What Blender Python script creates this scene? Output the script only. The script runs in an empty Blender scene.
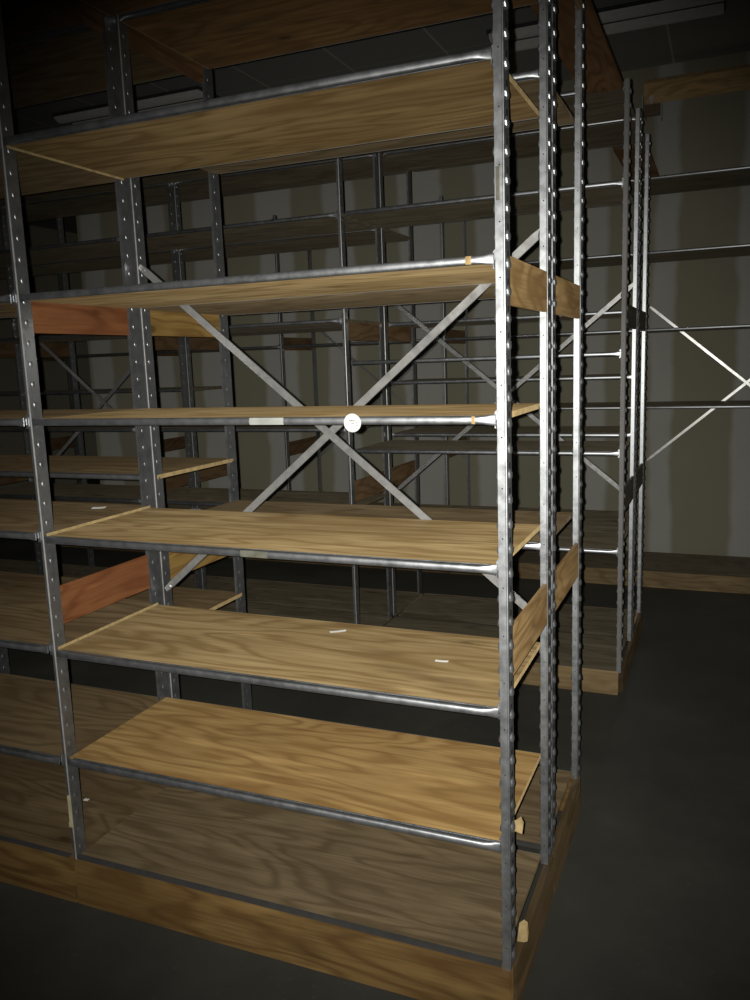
import bpy, bmesh, math, random
from mathutils import Vector, Matrix
random.seed(7)
C = bpy.context.scene.collection
SC = bpy.context.scene
ZF = 0.035            # floor offset used when the shelf heights were measured
W = 1.2192            # bay width
# ------------------------------------------------------------------ materials
def new_mat(name):
    m = bpy.data.materials.new(name); m.use_nodes = True
    nt = m.node_tree; nt.nodes.clear()
    out = nt.nodes.new('ShaderNodeOutputMaterial'); b = nt.nodes.new('ShaderNodeBsdfPrincipled')
    nt.links.new(b.outputs[0], out.inputs[0])
    return m, nt, b
def N(nt, t, **kw):
    n = nt.nodes.new(t)
    for k, v in kw.items():
        if k.startswith('i_'): n.inputs[k[2:].replace('_', ' ')].default_value = v
        else: setattr(n, k, v)
    return n
def math_(nt, op, a, b=None, c=None, clamp=False):
    n = nt.nodes.new('ShaderNodeMath'); n.operation = op; n.use_clamp = clamp
    for i, v in enumerate((a, b, c)):
        if v is None: continue
        if isinstance(v, (int, float)): n.inputs[i].default_value = v
        else: nt.links.new(v, n.inputs[i])
    return n.outputs[0]
def mix(nt, fac, a, b, mode='MIX'):
    n = nt.nodes.new('ShaderNodeMix'); n.data_type = 'RGBA'; n.blend_type = mode; n.clamp_factor = True
    for s, v in ((n.inputs[0], fac), (n.inputs[6], a), (n.inputs[7], b)):
        if isinstance(v, (int, float)): s.default_value = v
        elif isinstance(v, tuple): s.default_value = (*v, 1) if len(v) == 3 else v
        else: nt.links.new(v, s)
    return n.outputs[2]
def ramp(nt, val, stops, interp='LINEAR'):
    r = nt.nodes.new('ShaderNodeValToRGB'); r.color_ramp.interpolation = interp
    el = r.color_ramp.elements
    while len(el) < len(stops): el.new(0.5)
    for e, (p, c) in zip(el, stops):
        e.position = p; e.color = (*c, 1) if isinstance(c, tuple) else (c, c, c, 1)
    nt.links.new(val, r.inputs[0]); return r.outputs[0]
def coords(nt, scale, axis='X', obj_random=True):
    tc = N(nt, 'ShaderNodeTexCoord'); mp = N(nt, 'ShaderNodeMapping')
    if obj_random:
        oi = N(nt, 'ShaderNodeObjectInfo')
        off = N(nt, 'ShaderNodeVectorMath', operation='MULTIPLY_ADD')
        off.inputs[0].default_value = (1, 1, 1)
        cmb = N(nt, 'ShaderNodeCombineXYZ')
        nt.links.new(math_(nt, 'MULTIPLY', oi.outputs['Random'], 37.0), cmb.inputs[0])
        nt.links.new(math_(nt, 'MULTIPLY', oi.outputs['Random'], 11.0), cmb.inputs[1])
        nt.links.new(math_(nt, 'MULTIPLY', oi.outputs['Random'], 23.0), cmb.inputs[2])
        ad = N(nt, 'ShaderNodeVectorMath', operation='ADD')
        nt.links.new(tc.outputs['Object'], ad.inputs[0]); nt.links.new(cmb.outputs[0], ad.inputs[1])
        nt.links.new(ad.outputs[0], mp.inputs[0])
    else:
        nt.links.new(tc.outputs['Object'], mp.inputs[0])
    mp.inputs['Scale'].default_value = scale
    return mp.outputs[0]
def plywood(name, light, dark, axis='X', knots=True, fig=0.68, stain=0.25, stain_col=(0.05, 0.035, 0.02)):
    m, nt, b = new_mat(name)
    def sc(along, across):
        return (along, across, across) if axis == 'X' else (across, along, across)
    # cathedral figure: contour lines of a stretched noise field
    n1 = N(nt, 'ShaderNodeTexNoise', i_Scale=1.0, i_Detail=3.0, i_Roughness=0.45, i_Distortion=0.3)
    nt.links.new(coords(nt, sc(1.0, 5.0), axis), n1.inputs['Vector'])
    ring = math_(nt, 'SINE', math_(nt, 'MULTIPLY', n1.outputs['Fac'], 78.0))
    ring = math_(nt, 'MULTIPLY_ADD', ring, 0.5, 0.5)
    ring = math_(nt, 'POWER', ring, 2.2)
    n2 = N(nt, 'ShaderNodeTexNoise', i_Scale=1.0, i_Detail=5.0, i_Roughness=0.65)
    nt.links.new(coords(nt, sc(5.0, 140.0), axis), n2.inputs['Vector'])
    n3 = N(nt, 'ShaderNodeTexNoise', i_Scale=1.0, i_Detail=3.0, i_Roughness=0.55)
    nt.links.new(coords(nt, sc(1.8, 5.0), axis), n3.inputs['Vector'])
    n5 = N(nt, 'ShaderNodeTexNoise', i_Scale=1.0, i_Detail=4.0, i_Roughness=0.6)
    nt.links.new(coords(nt, sc(2.0, 46.0), axis), n5.inputs['Vector'])
    n6 = N(nt, 'ShaderNodeTexNoise', i_Scale=1.0, i_Detail=3.0, i_Roughness=0.5)
    nt.links.new(coords(nt, sc(2.6, 17.0), axis), n6.inputs['Vector'])
    broad = ramp(nt, n3.outputs['Fac'], [(0.32, 0.0), (0.68, 1.0)])
    col = mix(nt, broad, tuple(1.12 * x for x in light), tuple(0.5 * (a + d) for a, d in zip(light, dark)))
    col = mix(nt, math_(nt, 'MULTIPLY', ring, fig), col, dark)
    fib = ramp(nt, n2.outputs['Fac'], [(0.42, 0.0), (0.62, 1.0)])
    col = mix(nt, math_(nt, 'MULTIPLY', fib, 0.42), col, dark)
    col = mix(nt, math_(nt, 'MULTIPLY', ramp(nt, n5.outputs['Fac'], [(0.56, 0.0), (0.68, 1.0)]), 0.42), col, tuple(0.7 * x for x in dark))
    col = mix(nt, math_(nt, 'MULTIPLY', ramp(nt, n6.outputs['Fac'], [(0.60, 0.0), (0.72, 1.0)]), 0.5), col, tuple(min(1.0, 1.45 * x) for x in light))
    if knots:
        v = N(nt, 'ShaderNodeTexVoronoi', i_Scale=1.0, i_Randomness=1.0)
        nd = N(nt, 'ShaderNodeTexNoise', i_Scale=9.0, i_Detail=2.0)
        vec = coords(nt, sc(2.5, 5.4), axis)
        nt.links.new(vec, v.inputs['Vector'])
        kd = ramp(nt, v.outputs['Distance'], [(0.05, 1.0), (0.085, 0.35), (0.22, 0.0)])
        sel = ramp(nt, v.outputs['Color'], [(0.34, 0.0), (0.35, 1.0)], 'CONSTANT')
        col = mix(nt, math_(nt, 'MULTIPLY', math_(nt, 'MULTIPLY', kd, sel), 0.75), col, tuple(x * 0.35 for x in dark))
    n4 = N(nt, 'ShaderNodeTexNoise', i_Scale=1.0, i_Detail=4.0, i_Roughness=0.6)
    nt.links.new(coords(nt, sc(3.3, 9.0), axis), n4.inputs['Vector'])
    st = ramp(nt, n4.outputs['Fac'], [(0.56, 0.0), (0.70, 1.0)])
    col = mix(nt, math_(nt, 'MULTIPLY', st, stain), col, stain_col)
    nt.links.new(col, b.inputs['Base Color'])
    b.inputs['Roughness'].default_value = 0.62; b.inputs['Diffuse Roughness'].default_value = 1.0
    b.inputs['Specular IOR Level'].default_value = 0.25
    bp = N(nt, 'ShaderNodeBump', i_Strength=0.15, i_Distance=0.002)
    nt.links.new(n2.outputs['Fac'], bp.inputs['Height']); nt.links.new(bp.outputs[0], b.inputs['Normal'])
    return m
def metal(name, col, rough, var=0.12, metallic=1.0):
    m, nt, b = new_mat(name)
    n = N(nt, 'ShaderNodeTexNoise', i_Scale=38.0, i_Detail=4.0, i_Roughness=0.6)
    nt.links.new(coords(nt, (1, 1, 1)), n.inputs['Vector'])
    n2 = N(nt, 'ShaderNodeTexNoise', i_Scale=5.0, i_Detail=3.0)
    nt.links.new(coords(nt, (1, 1, 0.6)), n2.inputs['Vector'])
    k = math_(nt, 'MULTIPLY_ADD', n2.outputs['Fac'], 0.5, math_(nt, 'MULTIPLY', n.outputs['Fac'], 0.5))
    c = ramp(nt, k, [(0.33, tuple(x * (1 - 2.4 * var) for x in col)), (0.5, col), (0.68, tuple(min(1, x * (1 + var)) for x in col))])
    nt.links.new(c, b.inputs['Base Color'])
    r = math_(nt, 'MULTIPLY_ADD', n.outputs['Fac'], 0.22, rough - 0.11)
    nt.links.new(r, b.inputs['Roughness'])
    b.inputs['Metallic'].default_value = metallic
    return m
def plain(name, col, rough=0.7, noise=0.08, scale=30.0):
    m, nt, b = new_mat(name)
    n = N(nt, 'ShaderNodeTexNoise', i_Scale=scale, i_Detail=4.0)
    nt.links.new(coords(nt, (1, 1, 1)), n.inputs['Vector'])
    c = ramp(nt, n.outputs['Fac'], [(0.3, tuple(x * (1 - 2 * noise) for x in col)), (0.7, tuple(min(1, x * (1 + noise)) for x in col))])
    nt.links.new(c, b.inputs['Base Color']); b.inputs['Roughness'].default_value = rough; b.inputs['Diffuse Roughness'].default_value = 0.8
    b.inputs['Specular IOR Level'].default_value = 0.3
    return m

M = {}
M['galv'] = metal('galvanized steel', (0.49, 0.51, 0.53), 0.38, metallic=0.9)
M['beam'] = metal('galvanized beam steel', (0.43, 0.45, 0.47), 0.42, metallic=0.92)
M['strap'] = metal('galvanized strap steel', (0.47, 0.47, 0.46), 0.32, metallic=0.62)
M['dark'] = plain('dark slot', (0.01, 0.01, 0.01))
M['ply_tan'] = plywood('tan plywood', (0.2162, 0.1587, 0.0782), (0.1012, 0.0621, 0.023))
M['ply_gold'] = plywood('golden plywood', (0.25, 0.1675, 0.0675), (0.12, 0.065, 0.021), stain=0.12)
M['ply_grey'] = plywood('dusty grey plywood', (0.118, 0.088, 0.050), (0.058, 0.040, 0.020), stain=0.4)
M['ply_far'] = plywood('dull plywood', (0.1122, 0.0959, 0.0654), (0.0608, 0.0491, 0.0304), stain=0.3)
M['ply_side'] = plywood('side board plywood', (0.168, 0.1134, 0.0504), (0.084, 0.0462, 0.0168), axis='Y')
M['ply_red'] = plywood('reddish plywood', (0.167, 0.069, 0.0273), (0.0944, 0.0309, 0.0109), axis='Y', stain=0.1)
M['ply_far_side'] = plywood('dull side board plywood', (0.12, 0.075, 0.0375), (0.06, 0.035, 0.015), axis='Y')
M['ply_gold_side'] = plywood('golden side board plywood', (0.195, 0.1237, 0.0375), (0.0975, 0.0525, 0.015), axis='Y', stain=0.1)
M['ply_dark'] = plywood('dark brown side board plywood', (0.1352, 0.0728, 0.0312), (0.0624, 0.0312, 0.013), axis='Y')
M['ply_brown'] = plywood('brown plywood', (0.154, 0.0868, 0.0336), (0.077, 0.042, 0.0168))
M['ply_black'] = plywood('grazing shade side board', (0.035, 0.03, 0.022), (0.02, 0.016, 0.012), axis='Y')  # darkness of grazing light put into the end boards' colour
M['ply_left'] = plywood('dark aged plywood', (0.105, 0.075, 0.040), (0.055, 0.036, 0.017), stain=0.35)
M['lumber_pale'] = plywood('pale base lumber', (0.3105, 0.2242, 0.115), (0.1725, 0.115, 0.0517), stain=0.3)
M['gap_shade'] = plain('gap shade steel', (0.035, 0.035, 0.034), 0.6)  # shade of the gap under the bottom deck, painted onto the base angle
M['bead_glint'] = metal('bead highlight steel', (0.46, 0.46, 0.455), 0.42, metallic=0.5)  # highlight along the rolled post edge, painted as a more diffuse steel
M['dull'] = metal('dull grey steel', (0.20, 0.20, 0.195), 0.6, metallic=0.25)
M['ply_amber'] = plywood('amber plywood', (0.150, 0.102, 0.044), (0.075, 0.044, 0.015), stain=0.3)
M['lumber'] = plywood('base lumber', (0.1361, 0.0859, 0.0308), (0.0616, 0.0308, 0.0091), stain=0.4, stain_col=(0.04, 0.022, 0.008))
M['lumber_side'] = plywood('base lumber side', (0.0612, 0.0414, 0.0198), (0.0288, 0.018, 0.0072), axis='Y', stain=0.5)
M['edge'] = plain('cut plywood edge', (0.34, 0.25, 0.12), 0.7, 0.15, 60)
M['paper'] = plain('white paper', (0.50, 0.50, 0.48), 0.6, 0.03)
M['ink'] = plain('grey ink', (0.09, 0.09, 0.12), 0.6, 0.03)
M['tape'] = plain('yellowed tape', (0.30, 0.28, 0.17), 0.6, 0.12)
M['pale'] = plain('pale tape', (0.30, 0.31, 0.29), 0.6, 0.1)
M['tape_dim'] = plain('dull tape residue', (0.11, 0.11, 0.085), 0.6, 0.25)
M['stain_label'] = plain('orange label residue', (0.36, 0.25, 0.11), 0.6, 0.2)
M['white_metal'] = plain('white enamel', (0.62, 0.62, 0.60), 0.4, 0.04)
M['louver'] = plain('dark louver', (0.05, 0.05, 0.05), 0.5)
M['timber'] = plywood('header timber', (0.60, 0.41, 0.19), (0.36, 0.24, 0.10), knots=False)
M['bronze'] = plain('brown painted steel', (0.16, 0.11, 0.07), 0.5, 0.1)

def floor_mat():
    m, nt, b = new_mat('dark sealed concrete')
    n = N(nt, 'ShaderNodeTexNoise', i_Scale=1.6, i_Detail=7.0, i_Roughness=0.62)
    nt.links.new(coords(nt, (1, 1, 1), obj_random=False), n.inputs['Vector'])
    n2 = N(nt, 'ShaderNodeTexNoise', i_Scale=60.0, i_Detail=3.0)
    nt.links.new(coords(nt, (1, 1, 1), obj_random=False), n2.inputs['Vector'])
    c = ramp(nt, n.outputs['Fac'], [(0.3, (0.020, 0.020, 0.017)), (0.55, (0.030, 0.030, 0.025)), (0.75, (0.043, 0.042, 0.036))])
    c = mix(nt, math_(nt, 'MULTIPLY', ramp(nt, n2.outputs['Fac'], [(0.64, 0.0), (0.78, 1.0)]), 0.12), c, (0.13, 0.13, 0.11))
    nt.links.new(c, b.inputs['Base Color'])
    nt.links.new(math_(nt, 'MULTIPLY_ADD', n.outputs['Fac'], 0.25, 0.42), b.inputs['Roughness'])
    b.inputs['Specular IOR Level'].default_value = 0.3; b.inputs['Diffuse Roughness'].default_value = 1.0
    return m
def wall_mat():
    m, nt, b = new_mat('unpainted drywall with taped joints')
    tc = N(nt, 'ShaderNodeTexCoord'); sp = N(nt, 'ShaderNodeSeparateXYZ'); nt.links.new(tc.outputs['Object'], sp.inputs[0])
    nw = N(nt, 'ShaderNodeTexNoise', i_Scale=1.0, i_Detail=3.0)
    nt.links.new(coords(nt, (2.0, 1, 3.0), obj_random=False), nw.inputs['Vector'])
    x = math_(nt, 'ADD', sp.outputs[0], math_(nt, 'MULTIPLY_ADD', nw.outputs['Fac'], 0.10, -0.05))
    total = None
    bands = [(0.62, 0.34), (0.0, 0.14), (-0.47, 0.20), (-1.17, 0.22), (-1.70, 0.32), (-2.35, 0.24), (-2.90, 0.30),
             (-3.55, 0.22), (-4.10, 0.30), (-4.7, 0.22), (-5.3, 0.30), (1.2, 0.24), (1.85, 0.3), (2.5, 0.24)]
    for c0, w in bands:
        d = math_(nt, 'ABSOLUTE', math_(nt, 'SUBTRACT', x, c0))
        s = math_(nt, 'SMOOTH_MIN', 1.0, math_(nt, 'MULTIPLY', math_(nt, 'SUBTRACT', w / 2 + 0.02, d), 28.0), 0.3)
        s = math_(nt, 'MAXIMUM', s, 0.0)
        total = s if total is None else math_(nt, 'MAXIMUM', total, s)
    n2 = N(nt, 'ShaderNodeTexNoise', i_Scale=3.0, i_Detail=5.0)
    nt.links.new(coords(nt, (1, 1, 1), obj_random=False), n2.inputs['Vector'])
    base = mix(nt, n2.outputs['Fac'], (0.30, 0.283, 0.205), (0.345, 0.328, 0.245))
    lite = mix(nt, n2.outputs['Fac'], (0.43, 0.428, 0.39), (0.50, 0.498, 0.46))
    nt.links.new(mix(nt, total, base, lite), b.inputs['Base Color'])
    b.inputs['Diffuse Roughness'].default_value = 1.0; b.inputs['Roughness'].default_value = 0.85; b.inputs['Specular IOR Level'].default_value = 0.15
    return m
def ceil_mat():
    m, nt, b = new_mat('grey ceiling tiles')
    tc = N(nt, 'ShaderNodeTexCoord'); sp = N(nt, 'ShaderNodeSeparateXYZ'); nt.links.new(tc.outputs['Object'], sp.inputs[0])
    fx = math_(nt, 'FRACT', math_(nt, 'DIVIDE', math_(nt, 'ADD', sp.outputs[0], 10.0 + 0.35), 0.61))
    l = math_(nt, 'LESS_THAN', fx, 0.022)
    fy = math_(nt, 'FRACT', math_(nt, 'DIVIDE', math_(nt, 'ADD', sp.outputs[1], 10.0), 1.22))
    l2 = math_(nt, 'LESS_THAN', fy, 0.010)
    l = math_(nt, 'MAXIMUM', l, math_(nt, 'MULTIPLY', l2, 0.4))
    n2 = N(nt, 'ShaderNodeTexNoise', i_Scale=40.0, i_Detail=4.0)
    nt.links.new(coords(nt, (1, 1, 1), obj_random=False), n2.inputs['Vector'])
    base = mix(nt, n2.outputs['Fac'], (0.40, 0.40, 0.37), (0.48, 0.48, 0.45))
    nt.links.new(mix(nt, l, base, (0.75, 0.75, 0.71)), b.inputs['Base Color'])
    b.inputs['Roughness'].default_value = 0.9
    return m
M['floor'] = floor_mat(); M['wall'] = wall_mat(); M['ceil'] = ceil_mat()

# ------------------------------------------------------------------ mesh helpers
class MB:
    def __init__(self): self.v = []; self.f = []; self.mi = []
    def add(self, vs, fs, mi=0):
        o = len(self.v); self.v += [tuple(v) for v in vs]
        self.f += [tuple(o + i for i in f) for f in fs]; self.mi += [mi] * len(fs)
    def box(self, x0, x1, y0, y1, z0, z1, mi=0, edge_mi=None, bev=0.0):
        if bev > 0:
            bm = bmesh.new(); bmesh.ops.create_cube(bm, size=1)
            for v in bm.verts: v.co = Vector(((x0 + x1) / 2 + v.co.x * (x1 - x0), (y0 + y1) / 2 + v.co.y * (y1 - y0), (z0 + z1) / 2 + v.co.z * (z1 - z0)))
            bmesh.ops.bevel(bm, geom=bm.edges[:], offset=bev, segments=2, affect='EDGES', profile=0.5)
            bm.verts.index_update()
            fs = []; mis = []
            for f in bm.faces: fs.append([v.index for v in f.verts])
            o = len(self.v); self.v += [tuple(v.co) for v in bm.verts]
            self.f += [tuple(o + i for i in f) for f in fs]
            for f in bm.faces:
                self.mi.append(mi if edge_mi is None or abs(f.normal.z) > 0.5 else edge_mi)
            bm.free(); return
        vs = [(x0, y0, z0), (x1, y0, z0), (x1, y1, z0), (x0, y1, z0), (x0, y0, z1), (x1, y0, z1), (x1, y1, z1), (x0, y1, z1)]
        fs = [(0, 3, 2, 1), (4, 5, 6, 7), (0, 1, 5, 4), (1, 2, 6, 5), (2, 3, 7, 6), (3, 0, 4, 7)]
        self.add(vs, fs[:2], mi); o = len(self.v) - 8
        self.f += [tuple(o + i for i in f) for f in fs[2:]]; self.mi += [mi if edge_mi is None else edge_mi] * 4
    def rings(self, rings, mi=0, cap=True):
        n = len(rings[0]); vs = [p for r in rings for p in r]; fs = []
        for i in range(len(rings) - 1):
            for j in range(n):
                k = (j + 1) % n
                fs.append((i * n + j, i * n + k, (i + 1) * n + k, (i + 1) * n + j))
        if cap:
            fs.append(tuple(range(n - 1, -1, -1))); fs.append(tuple((len(rings) - 1) * n + j for j in range(n)))
        self.add(vs, fs, mi)
    def cyl(self, p0, p1, r, n=10, mi=0, r1=None):
        p0 = Vector(p0); p1 = Vector(p1); d = (p1 - p0).normalized()
        a = d.orthogonal().normalized(); b = d.cross(a); r1 = r if r1 is None else r1
        rg = [[tuple(p + (a * math.cos(2 * math.pi * j / n) + b * math.sin(2 * math.pi * j / n)) * q) for j in range(n)] for p, q in ((p0, r), (p1, r1))]
        self.rings(rg, mi)
    def build(self, name, mats, parent=None, smooth=False, loc=None):
        me = bpy.data.meshes.new(name); me.from_pydata(self.v, [], self.f)
        if not isinstance(mats, (list, tuple)): mats = [mats]
        for m in mats: me.materials.append(m)
        me.polygons.foreach_set('material_index', self.mi)
        bm = bmesh.new(); bm.from_mesh(me); bmesh.ops.recalc_face_normals(bm, faces=bm.faces[:]); bm.to_mesh(me); bm.free()
        if smooth:
            me.polygons.foreach_set('use_smooth', [True] * len(me.polygons))
            me.set_sharp_from_angle(angle=math.radians(40))
        me.update()
        return link(name, me, parent, loc)
def link(name, me, parent=None, loc=None):
    o = bpy.data.objects.new(name, me); C.objects.link(o)
    if parent is not None: o.parent = parent
    if loc is not None: o.location = loc
    return o
def tag(o, label, cat, group=None):
    o['label'] = label; o['category'] = cat
    if group: o['group'] = group
    return o
def thing(name, label, cat, loc, group=None):
    o = bpy.data.objects.new(name, None); o.empty_display_size = 0.1; C.objects.link(o); o.location = loc
    return tag(o, label, cat, group)
def struct(o): o['kind'] = 'structure'; return o

# ------------------------------------------------------------------ shared meshes
POST_Z0, POST_Z1 = 0.128, 2.44
KS, KZ = 0.0508, 1.3235       # hook pitch and height of one hook
def bump(mb, c, ax, h, ry, rz):
    """a punched hook: a half dome standing out by h along +-x"""
    n = 8; rings = []
    for t in (0.0, 0.35, 0.68, 0.92):
        q = math.sqrt(max(0.0, 1 - t * t)); rings.append([(c[0] + ax * h * t, c[1] + ry * q * math.cos(2 * math.pi * j / n), c[2] - 0.45 * rz * t + rz * q * math.sin(2 * math.pi * j / n)) for j in range(n)])
    mb.rings(rings)
def post_mesh(kind, POST_Z0, POST_Z1):
    mb = MB()
    if kind == 'end':
        mb.box(-0.0185, 0, 0, 0.002, POST_Z0, POST_Z1); mb.box(-0.002, 0, 0.002, 0.04, POST_Z0, POST_Z1)
        mb.cyl((-0.0018, 0.0012, POST_Z0), (-0.0018, 0.0012, POST_Z1), 0.0022, 8)
        mb.box(-0.0185, -0.0165, 0.0005, 0.012, POST_Z0, POST_Z1)
    elif kind == 'mid':
        mb.cyl((0, 0.0015, POST_Z0), (0, 0.0015, POST_Z1), 0.0023, 8, 2)
        mb.box(-0.0015, 0.0015, 0.002, 0.04, POST_Z0, POST_Z1)
        mb.box(-0.0145, 0.0, 0.007, 0.009, POST_Z0, POST_Z1)
    else:
        mb.box(-0.0015, 0.0015, 0.0, 0.048, POST_Z0, POST_Z1)
        mb.box(-0.009, 0.0, 0.0, 0.002, POST_Z0, POST_Z1)
    k = int((POST_Z0 + 0.03 - KZ) / KS); z = KZ + k * KS; i = 0
    while z < POST_Z1 - 0.02:
        if z > POST_Z0 + 0.02:
            bump(mb, (0.0, 0.021, z), 1, *((0.0062, 0.010, 0.0115) if kind == 'end' else (0.0036, 0.007, 0.009)))
            mb.box(0.0, 0.0007, 0.013, 0.029, z + 0.006, z + 0.021, 1)
            if kind == 'end':
                bump(mb, (-0.0185, 0.007, z), -1, 0.0052, 0.006, 0.0105)
                if i % 2 == 0: mb.cyl((-0.0095, -0.0004, z + 0.022), (-0.0095, 0.0005, z + 0.022), 0.0016, 8, 1)
            else:
                bump(mb, (-0.0015, 0.021, z), -1, 0.003, 0.007, 0.009)
        z += KS; i += 1
    me = mb.build('post_' + kind, [M['galv'], M['dark'], M['bead_glint']], smooth=True)
    d = me.data; bpy.data.objects.remove(me); return d
POST = {(k, z0): post_mesh(k, z0, z1) for k in ('end', 'mid', 'mid_rear') for z0, z1 in ((0.124, 2.44), (0.097, 2.48))}
BR = 0.0085
def beam_mesh():
    """front tube, flattened and flared where it hooks into the posts; x from -W to 0, top at z=0"""
    mb = MB(); n = 14; rg = []
    xs = [(-W + 0.008, 0.0022, 0.0105), (-W + 0.013, 0.0025, 0.0105), (-W + 0.034, BR, BR), (-0.058, BR, BR), (-0.045, 0.006, 0.0088), (-0.030, 0.0025, 0.0108), (-0.0215, 0.0022, 0.011)]
    for x, ry, rz in xs:
        sq = lambda v: math.copysign(abs(v) ** 0.7, v)
        rg.append([(x, -0.001 + ry * sq(math.cos(2 * math.pi * j / n)), -BR + rz * sq(math.sin(2 * math.pi * j / n))) for j in range(n)])
    mb.rings(rg)
    mb.box(-W + 0.02, -0.024, 0.0085, 0.0105, -0.016, -0.0005)           # lip in front of the board
    o = mb.build('beam', M['beam'], smooth=True); d = o.data; bpy.data.objects.remove(o); return d
BEAM = beam_mesh()
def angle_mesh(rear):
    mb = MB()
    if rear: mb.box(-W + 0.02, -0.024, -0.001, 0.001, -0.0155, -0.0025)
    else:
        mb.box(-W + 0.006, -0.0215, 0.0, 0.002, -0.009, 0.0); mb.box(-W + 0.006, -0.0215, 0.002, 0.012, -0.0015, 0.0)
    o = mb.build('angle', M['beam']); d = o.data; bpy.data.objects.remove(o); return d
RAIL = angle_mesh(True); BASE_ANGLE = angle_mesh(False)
BASE_ANGLE.materials[0] = M['gap_shade']; RAIL.materials[0] = M['dull']
def clip_mesh():
    mb = MB()
    mb.add([(-0.026, 0.010, 0.006), (-0.017, 0.010, 0.015), (-0.017, 0.010, -0.026), (-0.026, 0.010, -0.026),
            (-0.026, 0.014, 0.006), (-0.017, 0.014, 0.015), (-0.017, 0.014, -0.026), (-0.026, 0.014, -0.026)],
           [(0, 3, 2, 1), (4, 5, 6, 7), (0, 1, 5, 4), (1, 2, 6, 5), (2, 3, 7, 6), (3, 0, 4, 7)])
    o = mb.build('clip', M['galv']); d = o.data; bpy.data.objects.remove(o); return d
CLIP = clip_mesh()
DECKS = {}
def deck_mesh(depth, th, right, mat, edge):
    key = (round(depth, 3), th, right, mat)
    if key not in DECKS:
        mb = MB(); x0, x1, y0, y1, z0, z1 = -W + 0.005, -right, 0.0115, depth + 0.026, -th - 0.002, -0.002
        vs = [(x0, y0, z0), (x1, y0, z0), (x1, y1, z0), (x0, y1, z0), (x0, y0, z1), (x1, y0, z1), (x1, y1, z1), (x0, y1, z1)]
        mb.add(vs, [(0, 3, 2, 1), (4, 5, 6, 7), (0, 1, 5, 4), (2, 3, 7, 6)], 0)
        mb.f += [(1, 2, 6, 5), (3, 0, 4, 7)]; mb.mi += [1, 1]
        o = mb.build('deck', [M[mat], M[edge if mat not in ('ply_far', 'ply_grey') else mat]]); DECKS[key] = o.data; bpy.data.objects.remove(o)
    return DECKS[key]
PANELS = {}
def panel_mesh(depth, h, mat):
    key = (round(depth, 3), h, mat)
    if key not in PANELS:
        mb = MB(); mb.box(-0.012, -0.001, 0.041, depth - 0.001, 0, h, 0, None, 0.001)
        o = mb.build('panel', [M[mat]]); PANELS[key] = o.data; bpy.data.objects.remove(o)
    return PANELS[key]
def strap(parent, p0, p1, y, w=0.026, name='brace_strap', mat='strap', bend=0.0):
    p0 = Vector((p0[0], 0, p0[1])); p1 = Vector((p1[0], 0, p1[1])); d = (p1 - p0).normalized(); n = Vector((-d.z, 0, d.x))
    mb = MB(); rg = []
    for t, ww in ((0, 0.7), (0.02, 1), (0.98, 1), (1, 0.7)):
        c = p0.lerp(p1, t); h = w / 2 * ww
        rg.append([tuple(c + n * h + Vector((0, y, 0))), tuple(c + n * h * 0.9 + Vector((0, y - 0.002, 0))), tuple(c - n * h * 0.9 + Vector((0, y - 0.002, 0))),
                   tuple(c - n * h + Vector((0, y, 0))), tuple(c - n * h + Vector((0, y + 0.0015, 0))), tuple(c + n * h + Vector((0, y + 0.0015, 0)))])
    mb.rings(rg)
    for c in (p0.lerp(p1, 0.012), p0.lerp(p1, 0.988)):
        mb.cyl((c.x, y - 0.005, c.z), (c.x, y - 0.001, c.z), 0.006, 8)
    return mb.build(name, M[mat], parent)

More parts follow.
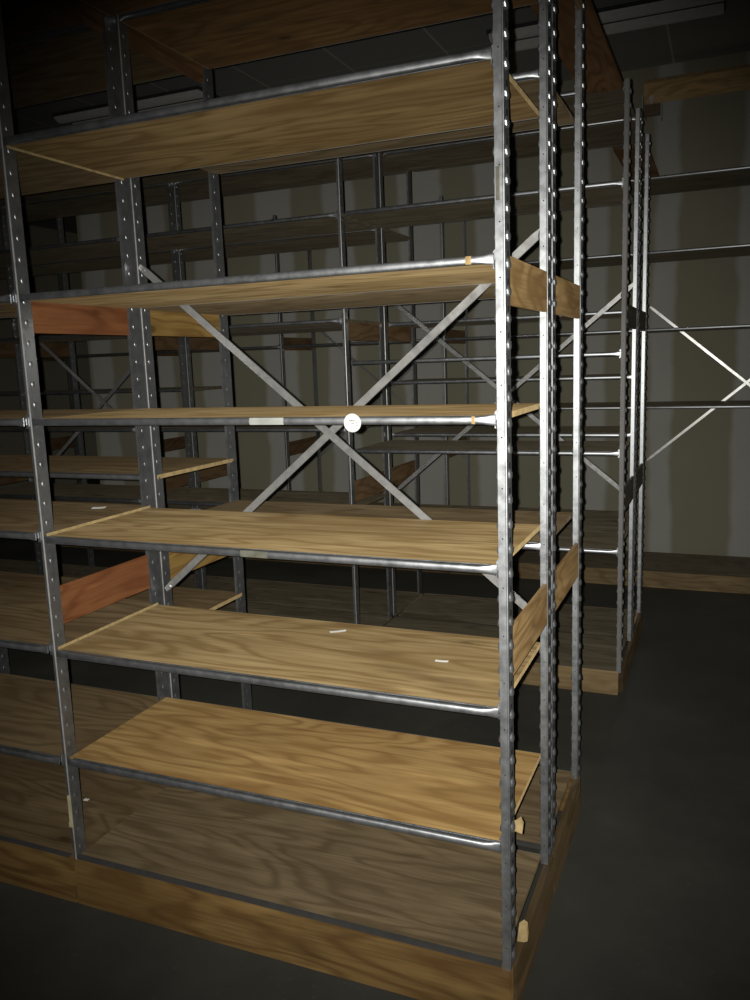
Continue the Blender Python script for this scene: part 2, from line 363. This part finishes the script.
# ------------------------------------------------------------------ shelving bays
PZ = (0.787, 1.551, 2.372)                 # bottoms of the sway boards
def bay(label, x1, yf, yr, shelves, group, end='mid', left_end=False, panels=(0, 1, 2), pmats=('ply_side', 'ply_side', 'ply_side'),
        brace=None, base='front', dmat='ply_far', dth=0.0127, base_mat='lumber', name='shelving_bay', rear_post=True):
    """x1 = right-hand post line, yf / yr = front faces of the front and rear posts"""
    t = thing(name, label, 'shelving unit', (x1, yf, 0), group)
    D = yr - yf
    rk = 'end' if end == 'end' else 'mid_rear'
    posts = [(0, 0, end)] + ([(0, D, rk)] if rear_post else [])
    if left_end: posts += [(-W, 0, 'mid')] + ([(-W, D, 'mid_rear')] if rear_post else [])
    for px, py, k in posts: o = link('post', POST[k, 0.124 if yf < 1 else 0.097], t, (px, py, 0))
    right = 0.024 if end == 'end' else -0.003
    for s in shelves:
        low = isinstance(s, tuple) and len(s) == 4
        if low: s = s[:3]
        z, mat, th = (s + (dmat, dth))[:3] if isinstance(s, tuple) and len(s) == 1 else ((s, dmat, dth) if not isinstance(s, tuple) else (s + (dth,))[:3])
        d = link('shelf', deck_mesh(D, th, right, mat, 'edge'), t, (0, 0, z))
        if low: pass
        elif z < 0.2:
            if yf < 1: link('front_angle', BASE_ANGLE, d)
        else:
            link('front_beam', BEAM, d)
            link('beam_clip', CLIP, d)
        link('rear_rail', RAIL, d, (0, D + 0.0275, 0))
    for i in panels:
        h = 0.092 if i == 1 else (0.103 if i == 0 else 0.068)
        p = link('side_board', panel_mesh(D, h, pmats[i]), t, (0, 0, PZ[i]))
        if left_end: link('side_board', panel_mesh(D, h, pmats[i]), t, (-W + 0.006, 0, PZ[i]))
    bh = 0.124 if yf < 1 else 0.097
    mb = MB()
    if base == 'front': mb.box(-W + 0.006, -0.012 if yf > 1 and end == 'end' else 0.0, -0.014, 0.022, 0, bh, bev=0.002)
    else: mb.box(-W + 0.006, 0.0, D + 0.01, D + 0.046, 0, bh, bev=0.002)
    mb.build('base_board', M[base_mat], t)
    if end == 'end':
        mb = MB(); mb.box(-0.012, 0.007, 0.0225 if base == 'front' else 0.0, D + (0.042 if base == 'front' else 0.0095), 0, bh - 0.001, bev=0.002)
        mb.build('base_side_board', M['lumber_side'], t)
    if brace:
        z0, z1, yb = brace
        ww = 0.018 if yf > 3 else 0.0215
        strap(t, (-W + 0.025, z1), (-0.015, z0), yb, ww); strap(t, (-W + 0.025, z0), (-0.015, z1), yb + 0.0036, ww)
    return t
def Z(*a): return [v + ZF for v in a]
G1 = 'galvanized shelving bays of the near row'; G2 = 'galvanized shelving bays of the middle row'; G3 = 'galvanized shelving bays along the back wall'
Y1F, Y1M, Y1N, Y1R = 0.0, 0.41, 0.469, 0.8885
zT, zA, zB, zC, zD, zE, zF, zG = 2.436, 2.006, 1.643, 1.338, 1.036, 0.729, 0.424, 0.135
BR1 = (0.78, 1.755)
main = bay('foreground steel shelving bay with round white sticker and large X brace', 0, Y1F, Y1M,
    [(zT, 'ply_brown'), (zA, 'ply_amber'), (zB, 'ply_tan'), (zC, 'ply_tan'), (zD, 'ply_tan'), (zE, 'ply_tan'), (zF, 'ply_gold'), (zG, 'ply_grey')],
    G1, end='end', brace=(0.773, 1.748, Y1M + 0.0375))
r1l = bay('steel shelving bay at left edge with reddish side boards, beside foreground bay', -W, Y1F, Y1M,
    [(zT, 'ply_brown'), (zA, 'ply_left', 0.018)] + [(z, 'ply_left') for z in (zB, zC, zD + 0.007, zE + 0.007, zF - 0.004, zG - 0.005)], G1, dmat='ply_grey', pmats=('ply_red', 'ply_red', 'ply_dark'), left_end=True)
r1r = bay('steel shelving bay back to back with the foreground bay, behind its X brace', 0, Y1N, Y1R,
    [(zT, 'ply_brown'), (2.105, 'ply_grey'), (1.64, 'ply_grey', 0.0127, True), (0.979, 'ply_grey')] + [(zG, 'ply_grey')], G1, end='end', base='rear')
r1rl = bay('steel shelving bay behind the left bay, with yellow and orange side boards', -W, Y1N, Y1R,
    [(zT, 'ply_left')] + [(z, 'ply_left', 0.0127) for z in Z(1.095, 0.60)] + [(zG, 'ply_left')], G1, base='rear', pmats=('ply_gold_side', 'ply_gold_side', 'ply_dark'))
r1rll = bay('farthest left steel shelving bay of the near row, in the dark', -2 * W, Y1N, Y1R,
    [(zT, 'ply_brown')] + [(z, 'ply_left') for z in Z(1.60, 1.095, 0.60)] + [(zG, 'ply_left')], G1, base='rear', left_end=True)

X2 = 0.018
Y2F, Y2M, Y2N, Y2R = 1.91, 2.335, 2.395, 2.80
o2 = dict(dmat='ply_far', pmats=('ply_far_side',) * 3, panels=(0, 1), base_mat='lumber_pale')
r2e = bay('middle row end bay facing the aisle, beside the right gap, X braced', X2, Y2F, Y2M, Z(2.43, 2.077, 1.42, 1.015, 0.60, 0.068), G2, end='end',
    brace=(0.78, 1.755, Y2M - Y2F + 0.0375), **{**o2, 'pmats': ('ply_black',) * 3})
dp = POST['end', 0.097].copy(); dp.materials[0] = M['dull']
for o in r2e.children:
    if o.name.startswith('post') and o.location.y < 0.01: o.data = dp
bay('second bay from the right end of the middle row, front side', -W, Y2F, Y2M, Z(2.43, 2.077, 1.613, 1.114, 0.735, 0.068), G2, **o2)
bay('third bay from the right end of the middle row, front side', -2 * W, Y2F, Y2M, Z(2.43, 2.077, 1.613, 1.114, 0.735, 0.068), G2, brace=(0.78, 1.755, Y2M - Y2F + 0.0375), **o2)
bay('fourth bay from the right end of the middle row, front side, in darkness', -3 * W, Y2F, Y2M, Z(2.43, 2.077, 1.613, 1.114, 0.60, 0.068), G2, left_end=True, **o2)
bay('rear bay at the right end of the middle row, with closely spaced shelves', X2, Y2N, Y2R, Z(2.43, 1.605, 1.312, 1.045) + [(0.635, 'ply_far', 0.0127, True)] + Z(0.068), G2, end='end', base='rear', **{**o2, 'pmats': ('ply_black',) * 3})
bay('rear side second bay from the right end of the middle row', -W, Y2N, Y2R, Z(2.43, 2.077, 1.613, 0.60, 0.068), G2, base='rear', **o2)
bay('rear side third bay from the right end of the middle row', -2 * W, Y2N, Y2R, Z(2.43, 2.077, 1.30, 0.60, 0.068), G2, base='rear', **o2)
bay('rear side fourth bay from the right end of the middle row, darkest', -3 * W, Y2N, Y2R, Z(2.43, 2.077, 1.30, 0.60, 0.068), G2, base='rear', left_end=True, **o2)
Y3F, Y3R = 3.68, 4.18
names3 = ['back wall shelving bay at the right edge, with white X brace', 'back wall shelving bay just left of the right aisle, unbraced',
          'back wall shelving bay third from the right, X braced', 'back wall shelving bay fourth from the right, unbraced',
          'back wall shelving bay fifth from the right, nearly black']
for i, nm in enumerate(names3):
    bay(nm, 1.118 - i * W, Y3F, Y3R, Z(2.413, 1.995, 1.55, 1.09, 0.068), G3, brace=(0.735, 1.737, Y3R - Y3F - 0.006) if i in (0, 2) else None,
        left_end=(i == 4), **{**o2, 'panels': (0, 1) if i > 1 else ()})

# ------------------------------------------------------------------ small marks on the foreground bay
def mark(name, mat, parent, fn, label=None):
    mb = MB(); fn(mb); o = mb.build(name, mat, parent)
    if label: o['label'] = label
    return o
def sticker(mb):
    c = (-0.3245, -0.0115, 1.2905 + ZF)
    n = 28
    mb.rings([[(c[0] + r * math.cos(2 * math.pi * j / n), y, c[2] + r * math.sin(2 * math.pi * j / n)) for j in range(n)] for r, y in ((0.0195, c[1] + 0.001), (0.0195, c[1]), (0.0001, c[1]))], 0)
    yb = c[1] - 0.0006
    pts = [[(-0.007, 0.004), (-0.005, 0.0055), (-0.004, 0.0035), (-0.001, 0.006), (0.0, 0.0035), (0.003, 0.0055), (0.006, 0.0045)], [(0.008, 0.001), (0.012, 0.002)], [(0.009, -0.006), (0.012, -0.005)], [(-0.003, -0.002), (0.004, -0.001)]]
    for pl in pts:
        for (a, b), (a2, b2) in zip(pl[:-1], pl[1:]):
            mb.cyl((c[0] + a, yb, c[2] + b), (c[0] + a2, yb, c[2] + b2), 0.00055, 5, 1)
mark('round_sticker', [M['paper'], M['ink']], main, sticker, 'round white paper sticker with small handwriting')
for o in main.children:
    if o.name.startswith('round_sticker'): pass
def patch(x0, x1, z, mat, label, name='label_patch'):
    def f(mb):
        n = 6; rg = []
        for x in (x0, x1):
            rg.append([(x, -0.001 - (BR + r) * math.cos(a), z - BR + (BR + r) * math.sin(a)) for r in (0.0002, 0.0012) for a in ([-0.9 + 1.8 * k / n for k in range(n + 1)] if r < 0.001 else [0.9 - 1.8 * k / n for k in range(n + 1)])])
        mb.rings(rg)
    return mark(name, M[mat], main, f, label)
patch(-0.068, -0.061, zC, 'stain_label', 'orange label remnant on beam')
patch(-0.075, -0.064, zB, 'stain_label', 'orange label remnant on beam')
patch(-0.575, -0.49, zC, 'pale', 'pale tape on beam')
patch(-0.62, -0.55, zD, 'tape_dim', 'yellow tape residue on beam')
mark('tape_strip', M['tape'], r1l, lambda mb: (mb.box(-0.005, 0.0035, -0.0035, -0.0012, 0.232, 0.315), mb.box(-0.008, 0.0034, -0.004, -0.001, 0.222, 0.236)), 'yellowed masking tape on post')
mark('tape_strip', M['tape_dim'], main, lambda mb: mb.box(-0.0165, -0.009, -0.0012, -0.0003, 1.74, 1.80), 'pale yellow tape residue on post')
# re-base marks that were written in world coordinates (parents sit on the floor at their post line)
# (main is at the origin; r1l marks are written relative to its own post)

# ------------------------------------------------------------------ loose bits
def scrap(loc, sx, sy, rz, label, mat='paper', cat='paper scrap', name='paper_scrap', curl=0.0008):
    mb = MB(); n = 5; top = []; 
    rg = []
    for i in range(n + 1):
        u = -0.5 + i / n; z = curl * (2 * u) ** 2
        rg.append([(u * sx, -sy / 2, z), (u * sx, sy / 2, z), (u * sx, sy / 2, z + 0.0008), (u * sx, -sy / 2, z + 0.0008)])
    mb.rings(rg); o = mb.build(name, M[mat]); o.location = loc; o.rotation_euler = (0, 0, rz)
    return tag(o, label, cat)
P = []
scrap((-0.562, 0.362, zE - 0.0019), 0.045, 0.012, 0.62, 'small white paper strip near the back of the third shelf up, centre')
scrap((-0.222, 0.232, zE - 0.0019), 0.032, 0.010, 0.1, 'small pale paper scrap on the third shelf up, toward its right end')
scrap((-1.350, 0.362, zD + 0.0051), 0.040, 0.026, 0.5, 'white paper scrap on the left bay shelf behind the left post')
scrap((-1.405, 0.25, zG - 0.0019), 0.016, 0.012, 0.1, 'tiny white paper scrap on the bottom shelf just right of the left post')
def splinter(name, loc, rot, pts, th, label, cat):
    mb = MB(); rg = [[(x, y0, z) for x, z in pts] for y0 in (-th / 2, th / 2)]
    mb.rings(rg); o = mb.build(name, M['edge']); o.location = loc; o.rotation_euler = rot
    return tag(o, label, cat)
splinter('wood_splinter', (0.0, 0.115, 0.123), (0, 0, 0.15), [(-0.012, 0.0), (0.004, 0.0), (0.012, 0.004), (0.010, 0.03), (0.002, 0.036), (-0.009, 0.026)], 0.03, 'pale splintered wood chip lying at right end of base board', 'wood chip')
splinter('wood_wedge', (0.0015, 0.075, zF + 0.001 - 0.012), (0, 0, 0.1), [(-0.026, 0.01), (0.008, 0.0), (0.010, 0.02), (0.004, 0.034), (-0.003, 0.026), (-0.026, 0.013)], 0.014, 'broken pale wood wedge sticking out beside right front post', 'wood wedge')

# ------------------------------------------------------------------ overhead ties, header, lights
def tie(y0, y1, z0, label):
    mb = MB(); mb.box(-0.16, -0.002, y0, y1, z0, z0 + 0.015, bev=0.001)
    return tag(mb.build('overhead_tie_board', M['ply_dark']), label, 'board', 'plywood boards bridging the aisles')
tie(0.60, 1.89, 2.4405, 'dark plywood board bridging overhead from near row to middle row')
tie(2.87, 3.675, 2.4405, 'dark plywood board bridging overhead from middle row to back wall row')
# ------------------------------------------------------------------ room
def slab(name, x0, x1, y0, y1, z0, z1, mat):
    mb = MB(); mb.box(x0, x1, y0, y1, z0, z1); return struct(mb.build(name, M[mat]))
slab('floor', -7.5, 5, -3.5, 8.4, -0.1, 0, 'floor')
slab('ceiling', -7.5, 5, -3.5, 8.4, 3.235, 3.335, 'ceil')
slab('wall_back', -4.85, 5, 4.32, 4.42, 0, 3.235, 'wall')
slab('wall_far', -7.5, -4.85, 8.4, 8.5, 0, 3.235, 'wall')
slab('wall_return', -4.85, -4.75, 4.42, 8.5, 0, 3.235, 'wall')
slab('wall_left', -7.6, -7.5, -3.5, 8.5, 0, 3.235, 'wall')
mb = MB(); mb.box(-0.14, 4.9, 4.20, 4.319, 3.015, 3.125, bev=0.003)
mb.box(-0.14, 4.9, 4.190, 4.20, 3.108, 3.125, 1)
struct(mb.build('trim_1', [M['timber'], M['edge']]))
def fixture(x, label):
    t = thing('ceiling_light', label, 'ceiling light', (x, 3.38, 3.235), 'unlit ceiling fixtures')
    mb = MB()
    mb.box(-0.61, 0.61, -0.155, 0.155, -0.02, -0.0005); mb.build('housing', M['louver'], t)
    for s in (-1, 1):
        mb = MB(); rg = []
        for x_ in (-0.60, 0.60):
            rg.append([(x_, s * 0.09 + 0.058 * math.cos(a), -0.02 - 0.03 * math.sin(a)) for a in [math.pi * k / 8 for k in range(9)]])
        mb.rings(rg); mb.build('reflector', M['white_metal'], t, smooth=True)
    return t
fixture(-0.28, 'unlit twin strip ceiling light above the middle row, at top right')
fixture(-3.40, 'unlit twin strip ceiling light above the middle row, at top left')
# bracket hanging below the header
t = thing('beam_bracket', 'small brown bracket with pale round bolt hanging below the timber header', 'bracket', (-0.085, 4.12, 2.893))
mb = MB(); mb.box(-0.05, 0.055, -0.03, 0.03, 0.0, 0.06, bev=0.003); mb.build('bracket_plate', M['bronze'], t)
mb = MB(); mb.box(-0.056, -0.05, -0.034, 0.034, -0.03, 0.12); mb.build('bracket_arm', M['galv'], t)
mb = MB(); mb.box(0.055, 0.061, -0.034, 0.034, -0.03, 0.075); mb.build('bracket_arm', M['galv'], t)
mb = MB(); mb.cyl((0, -0.03, 0.06), (0, -0.03, 0.085), 0.008, 10)
n = 10
mb.rings([[(0.017 * math.sin(a) * math.cos(2 * math.pi * j / n), -0.03 + 0.017 * math.sin(a) * math.sin(2 * math.pi * j / n), 0.095 - 0.017 * math.cos(a)) for j in range(n)] for a in [0.05 + 3.04 * k / 8 for k in range(9)]])
mb.build('bolt', M['paper'], t, smooth=True)['label'] = 'pale round bolt'
mb = MB(); mb.box(-0.05, -0.045, 0.03, 0.195, 0.02, 0.04); mb.build('wall_arm', M['galv'], t)

# ------------------------------------------------------------------ camera and flash
cam = bpy.data.cameras.new('camera'); co = bpy.data.objects.new('camera', cam); C.objects.link(co)
cam.sensor_fit = 'VERTICAL'; cam.sensor_height = 24; cam.lens = 825.645 / 1000 * 24
cam.clip_start = 0.02
co.location = (0.3912, -1.5841, 1.4156 + ZF); co.rotation_euler = (1.4044, 0.0349, 0.3971)
SC.camera = co
Rm = co.rotation_euler.to_matrix()
li = bpy.data.lights.new('phone_flash', 'SPOT'); lo = bpy.data.objects.new('phone_flash', li); C.objects.link(lo)
lo.location = co.location + Rm @ Vector((-0.020, 0.006, 0.0)); lo.rotation_euler = (co.rotation_euler.x - math.radians(3.5), co.rotation_euler.y, co.rotation_euler.z - math.radians(2.5))
li.energy = 340; li.spot_size = math.radians(81); li.spot_blend = 1.0; li.shadow_soft_size = 0.004
li.color = (1.0, 0.97, 0.90)
w = bpy.data.worlds.new('World'); SC.world = w; w.use_nodes = True
bg = w.node_tree.nodes['Background']; bg.inputs[0].default_value = (0.8, 0.9, 1.0, 1); bg.inputs[1].default_value = 0.004
SC.view_settings.view_transform = 'Standard'; SC.view_settings.look = 'None'; SC.view_settings.gamma = 1
SC.view_settings.exposure = -0.12
SC.view_settings.use_curve_mapping = False
